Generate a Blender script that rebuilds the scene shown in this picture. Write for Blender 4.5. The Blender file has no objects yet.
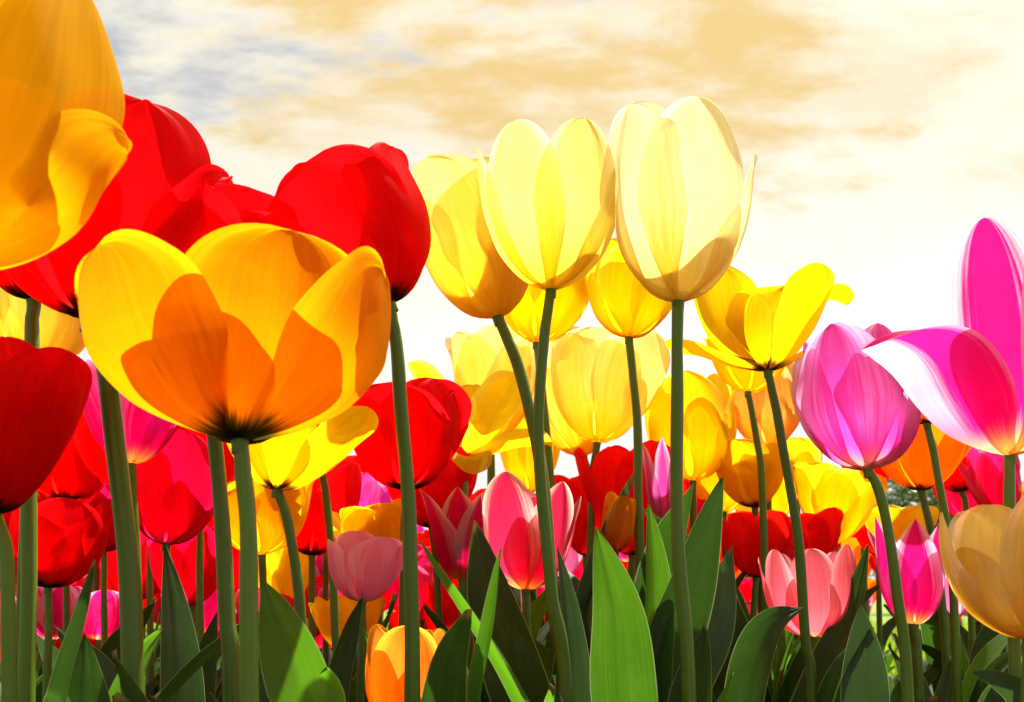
import bpy, math, random
from mathutils import Vector, Matrix

SC = bpy.context.scene
COL = SC.collection
R = math.radians

# ------------------------------------------------------------------ camera, sky, sun, exposure
CAM_H = 0.20
PITCH = math.atan(249 / 1000.0)          # horizon 249 px under the picture's middle, focal length 1000 px
cam_d = bpy.data.cameras.new('camera')
cam_d.sensor_width = 36.0
cam_d.lens = 1000 * 36.0 / 1024
cam_d.clip_start = 0.01
cam_d.clip_end = 2000
cam_d.dof.use_dof = True
cam_d.dof.focus_distance = .52
cam_d.dof.aperture_fstop = 22
cam = bpy.data.objects.new('camera', cam_d)
COL.objects.link(cam)
cam.location = (0, 0, CAM_H)
cam.rotation_euler = (R(90) + PITCH, 0, 0)
SC.camera = cam

SUN_EL, SUN_AZ = R(65), R(28)            # azimuth measured from +Y (view direction) to the right
SUN_DIR = Vector((math.sin(SUN_AZ) * math.cos(SUN_EL), math.cos(SUN_AZ) * math.cos(SUN_EL), math.sin(SUN_EL)))

SC.view_settings.view_transform = 'Standard'
SC.view_settings.look = 'None'
SC.view_settings.gamma = 1.0
SC.view_settings.use_curve_mapping = False
SC.view_settings.exposure = 1.28
SC.cycles.max_bounces = 10
SC.cycles.diffuse_bounces = 6
SC.cycles.transmission_bounces = 8
SC.cycles.use_denoising = True
SC.cycles.sample_clamp_indirect = 8.0

world = bpy.data.worlds.new('World')
SC.world = world
world.use_nodes = True


class NT:
    """small helper round a node tree"""
    def __init__(self, tree):
        self.t = tree
        tree.nodes.clear()

    def n(self, typ, **kw):
        nd = self.t.nodes.new(typ)
        for k, v in kw.items():
            setattr(nd, k, v)
        return nd

    def put(self, sock, val):
        if val is None:
            return
        if isinstance(val, bpy.types.NodeSocket):
            self.t.links.new(val, sock)
        elif isinstance(val, (tuple, list)) and len(val) == 3 and sock.type == 'RGBA':
            sock.default_value = (*val, 1)
        else:
            sock.default_value = val

    def math(self, op, a, b=None, c=None, clamp=False):
        nd = self.n('ShaderNodeMath', operation=op, use_clamp=clamp)
        self.put(nd.inputs[0], a)
        self.put(nd.inputs[1], b)
        self.put(nd.inputs[2], c)
        return nd.outputs[0]

    def vmath(self, op, a, b=None):
        nd = self.n('ShaderNodeVectorMath', operation=op)
        self.put(nd.inputs[0], a)
        self.put(nd.inputs[1], b)
        return nd.outputs['Value'] if op in ('DOT_PRODUCT', 'LENGTH') else nd.outputs[0]

    def comb(self, x, y, z):
        nd = self.n('ShaderNodeCombineXYZ')
        self.put(nd.inputs[0], x)
        self.put(nd.inputs[1], y)
        self.put(nd.inputs[2], z)
        return nd.outputs[0]

    def sep(self, v):
        nd = self.n('ShaderNodeSeparateXYZ')
        self.put(nd.inputs[0], v)
        return nd.outputs

    def mix(self, f, a, b, blend='MIX'):
        nd = self.n('ShaderNodeMix', data_type='RGBA', blend_type=blend)
        self.put(nd.inputs[0], f)
        self.put(nd.inputs[6], a)
        self.put(nd.inputs[7], b)
        return nd.outputs[2]

    def step(self, x, a, b):
        nd = self.n('ShaderNodeMapRange', interpolation_type='SMOOTHSTEP')
        self.put(nd.inputs[0], x)
        self.put(nd.inputs[1], a)
        self.put(nd.inputs[2], b)
        nd.inputs[3].default_value = 0
        nd.inputs[4].default_value = 1
        return nd.outputs[0]

    def noise(self, vec, scale, detail=3, rough=.5, dist=0.0):
        nd = self.n('ShaderNodeTexNoise')
        self.put(nd.inputs['Vector'], vec)
        nd.inputs['Scale'].default_value = scale
        nd.inputs['Detail'].default_value = detail
        nd.inputs['Roughness'].default_value = rough
        nd.inputs['Distortion'].default_value = dist
        return nd.outputs[0]


def build_sky():
    w = NT(world.node_tree)
    sky = w.n('ShaderNodeTexSky', sky_type='NISHITA', sun_disc=False)
    sky.sun_elevation = SUN_EL
    sky.sun_rotation = SUN_AZ
    sky.air_density = 1.0
    sky.dust_density = 4.0
    sky.ozone_density = 1.0
    d = w.n('ShaderNodeTexCoord').outputs['Generated']
    x, y, z = w.sep(d)
    zc = w.math('ADD', w.math('MAXIMUM', z, 0.0), 0.17)
    px, py = w.math('DIVIDE', x, zc), w.math('DIVIDE', y, zc)             # a flat layer of cloud overhead
    wq = w.comb(w.math('ADD', px, SKY['off'][0]), w.math('ADD', w.math('MULTIPLY', py, 1.7), SKY['off'][1]), .4)
    big = w.noise(wq, .8, 8, .60, .25)
    fine = w.noise(wq, 3.8, 8, .60, .12)
    # the broken blue grey gap opens to the left, overhead
    az = w.math('DIVIDE', x, w.math('MAXIMUM', y, .05))
    gap = w.math('MULTIPLY', w.step(az, -.05, -.5), w.step(z, .30, .46))
    cov = w.math('ADD', w.math('MULTIPLY', big, .62), w.math('MULTIPLY', fine, .38))
    cover = w.step(w.math('SUBTRACT', cov, w.math('MULTIPLY', gap, .065)), .40, .50)
    th = w.noise(w.vmath('ADD', wq, (4.3, 1.7, .2)), 1.1, 8, .62, .3)
    th = w.math('ADD', w.math('MULTIPLY', th, .7), w.math('MULTIPLY', fine, .3))
    thick = w.step(w.math('ADD', th, w.math('MULTIPLY', w.math('SUBTRACT', z, .43), .60)), .465, .57)
    mott = w.noise(w.vmath('ADD', wq, (1.3, 7.7, .9)), 4.0, 8, .60, .15)
    thick = w.math('MULTIPLY', thick, w.math('MULTIPLY_ADD', w.step(mott, .36, .60), .72, .28))
    sun = w.math('MAXIMUM', w.vmath('DOT_PRODUCT', d, tuple(SUN_DIR)), 0.0)
    near = w.math('MULTIPLY_ADD', w.step(sun, .1, .85), .55, .45)         # clouds towards the sun are lit through
    cloud = w.mix(thick, SKY['lit'], SKY['gold'])
    base = w.vmath('ADD', w.vmath('MULTIPLY', sky.outputs[0], SKY['air']), SKY['veil'])
    base = w.mix(w.math('MULTIPLY', w.step(w.math('ADD', w.math('MULTIPLY', mott, .5), w.math('MULTIPLY', fine, .5)), .42, .62), .7), base, SKY['lit'])
    cloud = w.vmath('MULTIPLY', cloud, w.comb(near, near, near))
    col = w.mix(w.math('MULTIPLY', cover, .93), base, cloud)
    # bright summer haze low over the ground
    low = w.math('SUBTRACT', 1.0, w.step(w.math('ADD', z, w.math('MULTIPLY', w.math('SUBTRACT', cov, .5), .5)), *SKY['haze_z']))
    hz = w.vmath('MULTIPLY', w.comb(near, near, near), SKY['haze'])
    col = w.mix(w.math('MULTIPLY', low, .93), col, hz)
    bg = w.n('ShaderNodeBackground')
    w.put(bg.inputs[0], col)
    bg.inputs[1].default_value = 0.1
    o = w.n('ShaderNodeOutputWorld')
    w.t.links.new(bg.outputs[0], o.inputs[0])


SKY = dict(off=(7.5, 13.7), lit=(4.6, 4.3, 3.5), gold=(3.9, 2.75, 1.05), air=(.25, .24, .22), veil=(1.5, 1.5, 1.42),
           haze=(5.7, 5.6, 5.3), haze_z=(.19, .46))
build_sky()

sun_d = bpy.data.lights.new('sun', 'SUN')
sun_d.energy = 5.0
sun_d.angle = R(0.5)
sun_d.color = (1.0, .95, .86)
sun = bpy.data.objects.new('sun', sun_d)
COL.objects.link(sun)
sun.rotation_euler = SUN_DIR.to_track_quat('Z', 'Y').to_euler()
sun.location = SUN_DIR * 30

# ------------------------------------------------------------------ picture <-> place
CF = Vector((0, math.cos(PITCH), math.sin(PITCH)))
CU = Vector((0, -math.sin(PITCH), math.cos(PITCH)))
CR = Vector((1, 0, 0))
CAM = Vector((0, 0, CAM_H))


def at(px, py, d):
    """the point seen at a pixel, d metres in front of the camera measured over the ground"""
    r = CR * ((px - 512) / 1000.0) + CU * ((351 - py) / 1000.0) + CF
    return CAM + r * (d / r.y)


def unit(p):
    """metres per pixel at a point"""
    return (p - CAM).dot(CF) / 1000.0


def ground_x(px, d):
    return (px - 512) / 1000.0 * (d * CF.y - CAM_H * CF.z)


# ------------------------------------------------------------------ objects
def link(name, mesh, mat=None, parent=None):
    o = bpy.data.objects.new(name, mesh)
    COL.objects.link(o)
    if mat is not None and mesh is not None and not mesh.materials:
        mesh.materials.append(mat)
    if parent is not None:
        o.parent = parent
    return o


def thing(name, label, cat, loc, group=None):
    o = bpy.data.objects.new(name, None)
    o.empty_display_size = .02
    COL.objects.link(o)
    o.location = loc
    o['label'] = label
    o['category'] = cat
    if group:
        o['group'] = group
    return o


def make_mesh(name, verts, faces, uvs=None, smooth=True):
    m = bpy.data.meshes.new(name)
    m.from_pydata([tuple(v) for v in verts], [], faces)
    if uvs:
        lay = m.uv_layers.new(name='uv')
        idx = [0] * len(m.loops)
        m.loops.foreach_get('vertex_index', idx)
        flat = []
        for i in idx:
            flat.extend(uvs[i])
        lay.data.foreach_set('uv', flat)
    if smooth:
        m.polygons.foreach_set('use_smooth', [True] * len(m.polygons))
    m.update()
    return m


# ------------------------------------------------------------------ materials
def finish(m, w, shader):
    o = w.n('ShaderNodeOutputMaterial')
    w.t.links.new(shader, o.inputs[0])
    return m


def petal_mat(name, main, edge=None, base=None, e=(.55, 1.0), b=(.04, .2), through=.76, streak=.35, deep=None, vein=.18, tipmix=None, blotch=.24, aside=0.0):
    """petal: colour runs from the middle (main) to the margins (edge) and down to the claw (base); light comes through it"""
    m = bpy.data.materials.new(name)
    m.use_nodes = True
    w = NT(m.node_tree)
    u0, v, _ = w.sep(w.n('ShaderNodeUVMap').outputs[0])
    rnd = w.n('ShaderNodeObjectInfo').outputs['Random']
    u = w.math('ABSOLUTE', w.math('MULTIPLY_ADD', u0, 2.0, -1.0 - aside))
    ro = w.math('MULTIPLY', rnd, 37.0)
    st = w.noise(w.comb(w.math('MULTIPLY', u0, 26.0), w.math('MULTIPLY', v, 1.6), ro), 1.0, 4, .6)
    blot = w.noise(w.comb(w.math('MULTIPLY', u0, 3.0), w.math('MULTIPLY', v, 3.0), ro), 1.0, 4, .55)
    sc = w.math('SUBTRACT', st, .5)
    col = main
    if edge:
        f = w.step(w.math('ADD', u, w.math('MULTIPLY', sc, streak * 2)), *e)
        f = w.math('MULTIPLY', f, w.step(v, .06, .42))
        col = w.mix(f, main, edge)
    if tipmix:
        f = w.step(w.math('ADD', v, w.math('MULTIPLY', sc, streak)), tipmix[1], tipmix[2])
        col = w.mix(f, col, tipmix[0])
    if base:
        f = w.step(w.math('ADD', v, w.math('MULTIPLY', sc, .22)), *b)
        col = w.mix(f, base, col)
    var = w.math('ADD', w.math('MULTIPLY_ADD', rnd, .16, .9), w.math('MULTIPLY', w.math('SUBTRACT', blot, .5), blotch))
    var = w.math('ADD', var, w.math('MULTIPLY', sc, vein * 2.2))
    col = w.vmath('MULTIPLY', col, w.comb(var, var, var))
    dp = deep or (1.0, .93, .85)
    bump = w.n('ShaderNodeBump')
    bump.inputs['Strength'].default_value = .5
    bump.inputs['Distance'].default_value = .0006
    w.put(bump.inputs['Height'], w.math('ADD', st, w.math('MULTIPLY', blot, .5)))
    pr = w.n('ShaderNodeBsdfPrincipled')
    w.put(pr.inputs['Base Color'], col)
    pr.inputs['Roughness'].default_value = .48
    pr.inputs['Specular IOR Level'].default_value = .09
    w.put(pr.inputs['Normal'], bump.outputs[0])
    tr = w.n('ShaderNodeBsdfTranslucent')
    w.put(tr.inputs[0], w.vmath('MULTIPLY', col, dp))
    w.put(tr.inputs['Normal'], bump.outputs[0])
    mx = w.n('ShaderNodeMixShader')
    mx.inputs[0].default_value = through
    w.t.links.new(pr.outputs[0], mx.inputs[1])
    w.t.links.new(tr.outputs[0], mx.inputs[2])
    # a thin petal also lets a little light straight through
    tp = w.n('ShaderNodeBsdfTransparent')
    w.put(tp.inputs[0], col)
    m2 = w.n('ShaderNodeMixShader')
    m2.inputs[0].default_value = .10
    w.t.links.new(mx.outputs[0], m2.inputs[1])
    w.t.links.new(tp.outputs[0], m2.inputs[2])
    return finish(m, w, m2.outputs[0])


def green_mat(name, col, thr_col, through=.45, rim=None, rough=.42, streak=30.0, spec=.3):
    m = bpy.data.materials.new(name)
    m.use_nodes = True
    w = NT(m.node_tree)
    u0, v, _ = w.sep(w.n('ShaderNodeUVMap').outputs[0])
    rnd = w.n('ShaderNodeObjectInfo').outputs['Random']
    ro = w.math('MULTIPLY', rnd, 53.0)
    u = w.math('ABSOLUTE', w.math('MULTIPLY_ADD', u0, 2.0, -1.0))
    st = w.noise(w.comb(w.math('MULTIPLY', u0, streak), w.math('MULTIPLY', v, 1.3), ro), 1.0, 3, .6)
    bl = w.noise(w.comb(w.math('MULTIPLY', u0, 2.5), w.math('MULTIPLY', v, 6.0), ro), 1.0, 6, .68)
    var = w.math('ADD', w.math('MULTIPLY_ADD', rnd, .4, .56), w.math('ADD', w.math('MULTIPLY', st, .26), w.math('MULTIPLY', bl, .46)))
    vv = w.comb(var, var, var)
    ve = w.math('MULTIPLY_ADD', w.noise(w.comb(w.math('MULTIPLY', u0, streak * 2.6), w.math('MULTIPLY', v, .7), ro), 1.0, 2, .5), .6, .70)
    vv = w.vmath('MULTIPLY', vv, w.comb(ve, ve, ve))
    c1 = w.vmath('MULTIPLY', w.comb(*col), vv)
    c2 = w.vmath('MULTIPLY', w.comb(*thr_col), vv)
    if rim:                                            # waxy grey bloom in patches
        c1 = w.mix(w.math('MULTIPLY', w.step(bl, .48, .72), .3), c1, (.13, .17, .14))
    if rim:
        f = w.step(u, .955, .99)  # pale leaf margin, with the sun's rim light on the edge painted into its colour
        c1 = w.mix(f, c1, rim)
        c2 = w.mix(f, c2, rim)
    if rim:                                            # some leaves have withered brown tips
        dry = w.math('MULTIPLY', w.step(w.math('ADD', v, w.math('MULTIPLY', w.math('SUBTRACT', bl, .5), .12)), .955, .985), w.step(rnd, .55, .6))
        c1 = w.mix(dry, c1, (.30, .21, .09))
        c2 = w.mix(dry, c2, (.30, .20, .06))
    bump = w.n('ShaderNodeBump')
    bump.inputs['Strength'].default_value = .45
    bump.inputs['Distance'].default_value = .0006
    w.put(bump.inputs['Height'], st)
    pr = w.n('ShaderNodeBsdfPrincipled')
    w.put(pr.inputs['Base Color'], c1)
    pr.inputs['Roughness'].default_value = rough
    pr.inputs['Specular IOR Level'].default_value = spec
    w.put(pr.inputs['Normal'], bump.outputs[0])
    out = pr.outputs[0]
    if through:
        tr = w.n('ShaderNodeBsdfTranslucent')
        w.put(tr.inputs[0], c2)
        mx = w.n('ShaderNodeMixShader')
        mx.inputs[0].default_value = through
        w.t.links.new(out, mx.inputs[1])
        w.t.links.new(tr.outputs[0], mx.inputs[2])
        out = mx.outputs[0]
    return finish(m, w, out)


def ground_mat(name, a, b, scale, rough=.95, c=None):
    m = bpy.data.materials.new(name)
    m.use_nodes = True
    w = NT(m.node_tree)
    p = w.n('ShaderNodeTexCoord').outputs['Object']
    n1 = w.noise(p, scale, 6, .65)
    n2 = w.noise(p, scale * .07, 4, .6)
    col = w.mix(w.step(n1, .35, .65), a, b)
    col = w.mix(w.step(n2, .4, .7), col, c or a)
    bump = w.n('ShaderNodeBump')
    bump.inputs['Strength'].default_value = .8
    bump.inputs['Distance'].default_value = .02
    w.put(bump.inputs['Height'], n1)
    pr = w.n('ShaderNodeBsdfPrincipled')
    w.put(pr.inputs['Base Color'], col)
    pr.inputs['Roughness'].default_value = rough
    w.put(pr.inputs['Normal'], bump.outputs[0])
    return finish(m, w, pr.outputs[0])


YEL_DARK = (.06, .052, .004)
PM = {
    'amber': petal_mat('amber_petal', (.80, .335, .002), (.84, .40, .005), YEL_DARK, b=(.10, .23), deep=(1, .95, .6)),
    'honey': petal_mat('honey_yellow_petal', (.92, .54, .004), (.92, .62, .010), None, deep=(1, .95, .6)),
    'gold': petal_mat('gold_petal', (.92, .62, .004), (.92, .68, .01), None, deep=(1, .9, .5)),
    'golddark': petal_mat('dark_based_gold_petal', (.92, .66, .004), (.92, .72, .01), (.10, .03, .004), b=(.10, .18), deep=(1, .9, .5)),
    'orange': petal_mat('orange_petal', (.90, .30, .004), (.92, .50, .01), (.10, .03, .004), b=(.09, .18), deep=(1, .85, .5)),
    'cream': petal_mat('cream_petal', (.90, .84, .58), (.93, .91, .80), (.84, .62, .12), b=(.05, .6), deep=(1, .94, .75)),
    'primrose': petal_mat('primrose_petal', (.92, .80, .28), (.94, .90, .62), (.90, .62, .03), b=(.05, .6), deep=(1, .94, .7)),
    'peach': petal_mat('peach_petal', (.88, .60, .20), (.90, .70, .34), (.85, .45, .05), b=(.05, .5)),
    'lemon': petal_mat('lemon_petal', (.92, .74, .01), (.92, .80, .10), (.9, .52, .01), b=(.03, .35), deep=(1, .93, .6)),
    'straw': petal_mat('straw_petal', (.88, .72, .24), (.92, .84, .50), (.78, .54, .08), b=(.05, .5)),
    'red': petal_mat('red_petal', (.82, .003, .006), (.86, .006, .012), (.045, .022, .006), b=(.08, .16), deep=(1, .8, .8), blotch=.6, vein=.16),
    'scarlet': petal_mat('scarlet_petal', (.88, .010, .005), (.90, .02, .008), (.05, .02, .008), b=(.06, .13), deep=(1, .9, .8), blotch=.5, vein=.16),
    'crimson': petal_mat('crimson_petal', (.78, .004, .06), (.86, .012, .14), (.42, .05, .09), b=(.04, .22), deep=(1, .8, .9)),
    'rose': petal_mat('rose_petal', (.80, .02, .17), (.86, .20, .40), (.75, .30, .10), b=(.04, .26), deep=(1, .8, .95)),
    'flame': petal_mat('pink_and_white_petal', (.80, .012, .25), (.84, .73, .83), (.85, .58, .18), e=(.42, .85), b=(.05, .24), streak=.42, deep=(1, .85, .95)),
    'blush': petal_mat('white_petal_with_pink_stripe', (.68, .010, .20), (.66, .57, .70), (.80, .58, .24), e=(.34, .8), b=(.05, .24), streak=.34, aside=.48, deep=(1, .88, .96)),
    'rosecream': petal_mat('rose_petal_with_cream_margin', (.74, .03, .12), (.86, .64, .56), (.80, .42, .12), e=(.5, .9), b=(.05, .24), streak=.3, deep=(1, .88, .9)),
    'violet': petal_mat('violet_pink_petal', (.78, .08, .42), (.88, .60, .82), (.62, .34, .22), e=(.18, .85), b=(.04, .24), streak=.5, deep=(1, .85, 1)),
    'mauve': petal_mat('mauve_petal', (.88, .38, .68), (.94, .70, .88), (.62, .34, .46), e=(.4, 1.05), b=(.04, .26), streak=.45),
    'salmon': petal_mat('salmon_pink_petal', (.74, .13, .19), (.84, .42, .48), (.62, .30, .10), e=(.4, 1.05), b=(.04, .2), streak=.45),
    'apricot': petal_mat('apricot_petal', (.90, .36, .03), (.92, .62, .05), (.80, .16, .01), e=(.4, 1.0), b=(.05, .5)),
}
STEM = green_mat('stem_green', (.075, .145, .012), (.1, .2, .02), 0, rough=.38, streak=12, spec=.4)
LEAF = {
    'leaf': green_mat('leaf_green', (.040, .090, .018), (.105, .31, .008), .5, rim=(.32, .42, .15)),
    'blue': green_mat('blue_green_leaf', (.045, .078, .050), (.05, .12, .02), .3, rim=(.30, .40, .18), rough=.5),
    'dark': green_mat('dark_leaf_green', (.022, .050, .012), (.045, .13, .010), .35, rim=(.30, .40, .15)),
}


# ------------------------------------------------------------------ plant builders
def spline(pts, n):
    """Catmull-Rom through the points, n samples per span"""
    P = [pts[0] * 2 - pts[1]] + list(pts) + [pts[-1] * 2 - pts[-2]]
    out = []
    for i in range(1, len(P) - 2):
        p0, p1, p2, p3 = P[i - 1:i + 3]
        for k in range(n):
            t = k / n
            out.append(.5 * ((2 * p1) + (p2 - p0) * t + (2 * p0 - 5 * p1 + 4 * p2 - p3) * t * t + (3 * p1 - p0 - 3 * p2 + p3) * t ** 3))
    out.append(pts[-1].copy())
    return out


def tube_mesh(name, pts, rad, sides=12):
    """rad: radius as a function of 0..1"""
    verts, faces, uvs = [], [], []
    n = len(pts)
    ref = Vector((0, 1, 0.01))
    for i, p in enumerate(pts):
        t = (pts[min(i + 1, n - 1)] - pts[max(i - 1, 0)]).normalized()
        a = t.cross(ref).normalized()
        b = t.cross(a)
        r = rad(i / (n - 1))
        for k in range(sides):
            an = 2 * math.pi * k / sides
            rr = r * (1 + .05 * math.cos(3 * an + 1))
            verts.append(p + a * (rr * math.cos(an)) + b * (rr * math.sin(an)))
            uvs.append((k / sides, i / (n - 1) * 4))
    for i in range(n - 1):
        for k in range(sides):
            k2 = (k + 1) % sides
            faces.append((i * sides + k, i * sides + k2, (i + 1) * sides + k2, (i + 1) * sides + k))
    faces.append(tuple(range(sides - 1, -1, -1)))
    faces.append(tuple((n - 1) * sides + k for k in range(sides)))
    return make_mesh(name, verts, faces, uvs)


def lerp_list(a, t):
    t = max(0.0, min(1.0, t)) * (len(a) - 1)
    i = min(int(t), len(a) - 2)
    f = t - i
    f = f * f * (3 - 2 * f) * .5 + f * .5
    return a[i] + (a[i + 1] - a[i]) * f


def spaced(n):
    """rows along a petal, closer towards the rounded tip"""
    return [1 - (1 - i / (n - 1)) ** 1.6 for i in range(n)]


def profile(ang, L, n, rscale=1.0):
    """midline of a petal in the (radius, height) plane"""
    r, z = .0015, 0.0
    out = []
    N = 8
    V = spaced(n)
    for i in range(n):
        if i:
            dl = (V[i] - V[i - 1]) * L / N
            for k in range(N):
                a = R(lerp_list(ang, V[i - 1] + (V[i] - V[i - 1]) * (k + .5) / N))
                r += math.cos(a) * dl * rscale
                z += math.sin(a) * dl
        out.append((r, z))
    return out


def petal_mesh(name, L, W, ang, rng, rscale=1.0, cup=1.0, vm=.52, pw=2.2, pq=.62, inner=1.0, edge=0.0, ruffle=1.0,
               twist=0.0, NU=18, NV=26, ridge=1.0, bend=0.0, base_w=.2):
    """one petal standing at the viewer's side of the flower (-Y), the flower's axis along Z"""
    prof = profile(ang, L, NV, rscale)
    ph = [rng.uniform(0, 6.28) for _ in range(6)]
    lop = rng.uniform(-.06, .06)
    verts, faces, uvs = [], [], []
    V = spaced(NV)
    for j in range(NV):
        v = V[j]
        r, z = prof[j]
        r *= inner
        r1, z1 = prof[min(j + 1, NV - 1)]
        r0, z0 = prof[max(j - 1, 0)]
        tr, tz = (r1 - r0) * inner, z1 - z0
        ln = math.hypot(tr, tz) or 1
        tr, tz = tr / ln, tz / ln
        nr, nz = tz, -tr                                   # outward normal
        if v < vm:
            wd = base_w + (1 - base_w) * math.sin(v / vm * math.pi / 2) ** 1.15
        else:
            wd = max(0.0, 1 - ((v - vm) / (1 - vm)) ** pw) ** pq
        wd = max(wd, .004)
        cl = min(1.0, wd * 1.15)
        h = W * .5 * wd
        Rc = max(abs(r) * cup, h * .62, .002)
        for i in range(NU + 1):
            u = i / NU * 2 - 1
            s = h * (u + lop * (1 - u * u) * v)
            a = s / Rc
            x = Rc * math.sin(a)
            dn = Rc * (1 - math.cos(a))
            # midrib, fluting, uneven margin
            off = ridge * .010 * W * (math.exp(-(u / .10) ** 2) * math.sin(v * math.pi))
            off -= ridge * .008 * W * math.exp(-((abs(u) - .32) / .16) ** 2) * math.sin(v * math.pi)
            off += cl * ruffle * .035 * W * (u * u) * v * math.sin(5.2 * v + ph[0] + 1.3 * u)
            off += cl * ruffle * .018 * W * abs(u) ** 3 * v * math.sin(13 * v + ph[1] + (2 if u > 0 else 0))
            off += cl * ruffle * .014 * W * v * v * math.sin(3.3 * u + ph[2])
            off += cl * ruffle * .006 * W * math.sin(9 * u + ph[5] + 2 * v) * v
            off += cl * ruffle * .017 * W * v * math.sin(5.6 * u + ph[4]) * math.sin(2.6 * v + ph[5] * .3)
            off += cl * .07 * W * u ** 6 * v * v * (.4 + .6 * math.sin(4 * v + ph[2] + (1.7 if u > 0 else 0)))
            off -= ridge * .010 * W * math.exp(-(u / .07) ** 2) * math.sin(v * math.pi) ** .5
            off += cl * edge * W * (abs(u) ** 3) * v
            dv = ruffle * cl * (.018 * math.sin(6 * u + ph[3]) + .009 * math.sin(13 * u + ph[4])) * L * v ** 4
            rr = r - dn * nr + off * nr + dv * tr
            zz = z - dn * nz + off * nz + dv * tz
            xx = x + bend * L * v * v
            if twist:
                ca, sa = math.cos(twist * v), math.sin(twist * v)
                dx, dr = xx, rr - r
                xx, rr = dx * ca - dr * sa, r + dx * sa + dr * ca
            verts.append((xx, -rr, zz))
            uvs.append(((u + 1) / 2, v))
    for j in range(NV - 1):
        for i in range(NU):
            a = j * (NU + 1) + i
            faces.append((a, a + 1, a + NU + 2, a + NU + 1))
    return make_mesh(name, verts, faces, uvs)


FORMS = {
    # angles along the petal from the claw to the tip, degrees above the horizontal; cupping; width by radius; tip
    'egg':    dict(ang=(8, 58, 84, 93, 104), wr=2.3, vm=.52, pw=2.3, pq=.55),
    'goblet': dict(ang=(8, 56, 78, 86, 92), wr=2.25, vm=.58, pw=2.6, pq=.5),
    'bowl':   dict(ang=(6, 34, 58, 74, 84), wr=1.65, vm=.6, pw=2.7, pq=.48),
    'open':   dict(ang=(6, 30, 48, 54, 44), wr=1.35, vm=.6, pw=2.7, pq=.48),
    'lily':   dict(ang=(10, 62, 84, 84, 52), wr=1.7, vm=.42, pw=1.7, pq=.95),
    'cup':    dict(ang=(8, 50, 76, 88, 98), wr=2.2, vm=.6, pw=3.0, pq=.46),
}


def flower_matrix(p, lean, pitch):
    """frame of a flower head at p: Z its axis; lean tips it to the right in view, pitch tips it towards the viewer"""
    f = (p - CAM).normalized()
    rt = f.cross(Vector((0, 0, 1))).normalized()
    up = rt.cross(f).normalized()
    ax = (rt * math.sin(R(lean)) + up * math.cos(R(lean))) * math.cos(R(pitch)) - f * math.sin(R(pitch))
    ax.normalize()
    y = (f - ax * f.dot(ax)).normalized()
    x = y.cross(ax)
    m = Matrix((x, y, ax)).transposed().to_4x4()
    return m


def leaf_mesh(name, pts, W, turn=0.0, fold=.35, face=None, wide=.38, twist=0.0, NU=10, base_w=.55, wave=1.0, rng=random):
    """a tulip leaf along a centreline; face: the way its broad side looks, turned by turn degrees round the centreline"""
    n = len(pts)
    verts, faces, uvs = [], [], []
    ph = rng.uniform(0, 6.28)
    for i, p in enumerate(pts):
        t = i / (n - 1)
        T = (pts[min(i + 1, n - 1)] - pts[max(i - 1, 0)]).normalized()
        S = T.cross(face).normalized()
        N = S.cross(T).normalized()
        a = R(turn + twist * t)
        S, N = S * math.cos(a) + N * math.sin(a), N * math.cos(a) - S * math.sin(a)
        if t < wide:
            wd = base_w + (1 - base_w) * math.sin(t / wide * math.pi / 2)
        else:
            q = (t - wide) / (1 - wide)
            wd = max(.01, (1 - q ** 1.9)) ** .92
        h = W * .5 * wd
        fd = fold * (1 - .55 * t)
        for k in range(NU + 1):
            u = k / NU * 2 - 1
            dn = fd * h * (u * u) + .05 * W * wave * u * abs(u) * math.sin(7 * t + ph) + .03 * W * wave * u * u * math.sin(12 * t + ph * 2)
            dn += -.03 * W * math.exp(-(u / .12) ** 2) + .012 * W * wave * math.sin(9 * u + ph) * math.sin(5 * t + ph)
            verts.append(p + S * (h * u) + N * dn)
            uvs.append(((u + 1) / 2, t))
    for i in range(n - 1):
        for k in range(NU):
            a = i * (NU + 1) + k
            faces.append((a, a + 1, a + NU + 2, a + NU + 1))
    return make_mesh(name, verts, faces, uvs)


def head_mesh(name, r):
    """the swollen end of the stem that carries the petals"""
    verts, faces, uvs = [], [], []
    prof = [(-1.6, .94), (-.9, 1.0), (-.35, 1.05), (.0, 1.12), (.3, 1.0), (.7, .6), (1.6, .5), (2.2, .02)]
    S = 12
    for i, (z, q) in enumerate(prof):
        for k in range(S):
            a = 2 * math.pi * k / S
            verts.append((q * r * math.cos(a), q * r * math.sin(a), z * r))
            uvs.append((k / S, i / 7))
    for i in range(len(prof) - 1):
        for k in range(S):
            k2 = (k + 1) % S
            faces.append((i * S + k, i * S + k2, (i + 1) * S + k2, (i + 1) * S + k))
    return make_mesh(name, verts, faces, uvs)


def solve_form(f, h, w):
    """petal length and radial scale that give a flower of height h and width w"""
    pr = profile(f['ang'], 1.0, 40)
    zz = max(z for r, z in pr)
    rm = max(r for r, z in pr)
    L = h / zz
    return L, (w * .5) / (rm * L)


BED = []                                   # feet of all plants, to keep fillers apart


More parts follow.
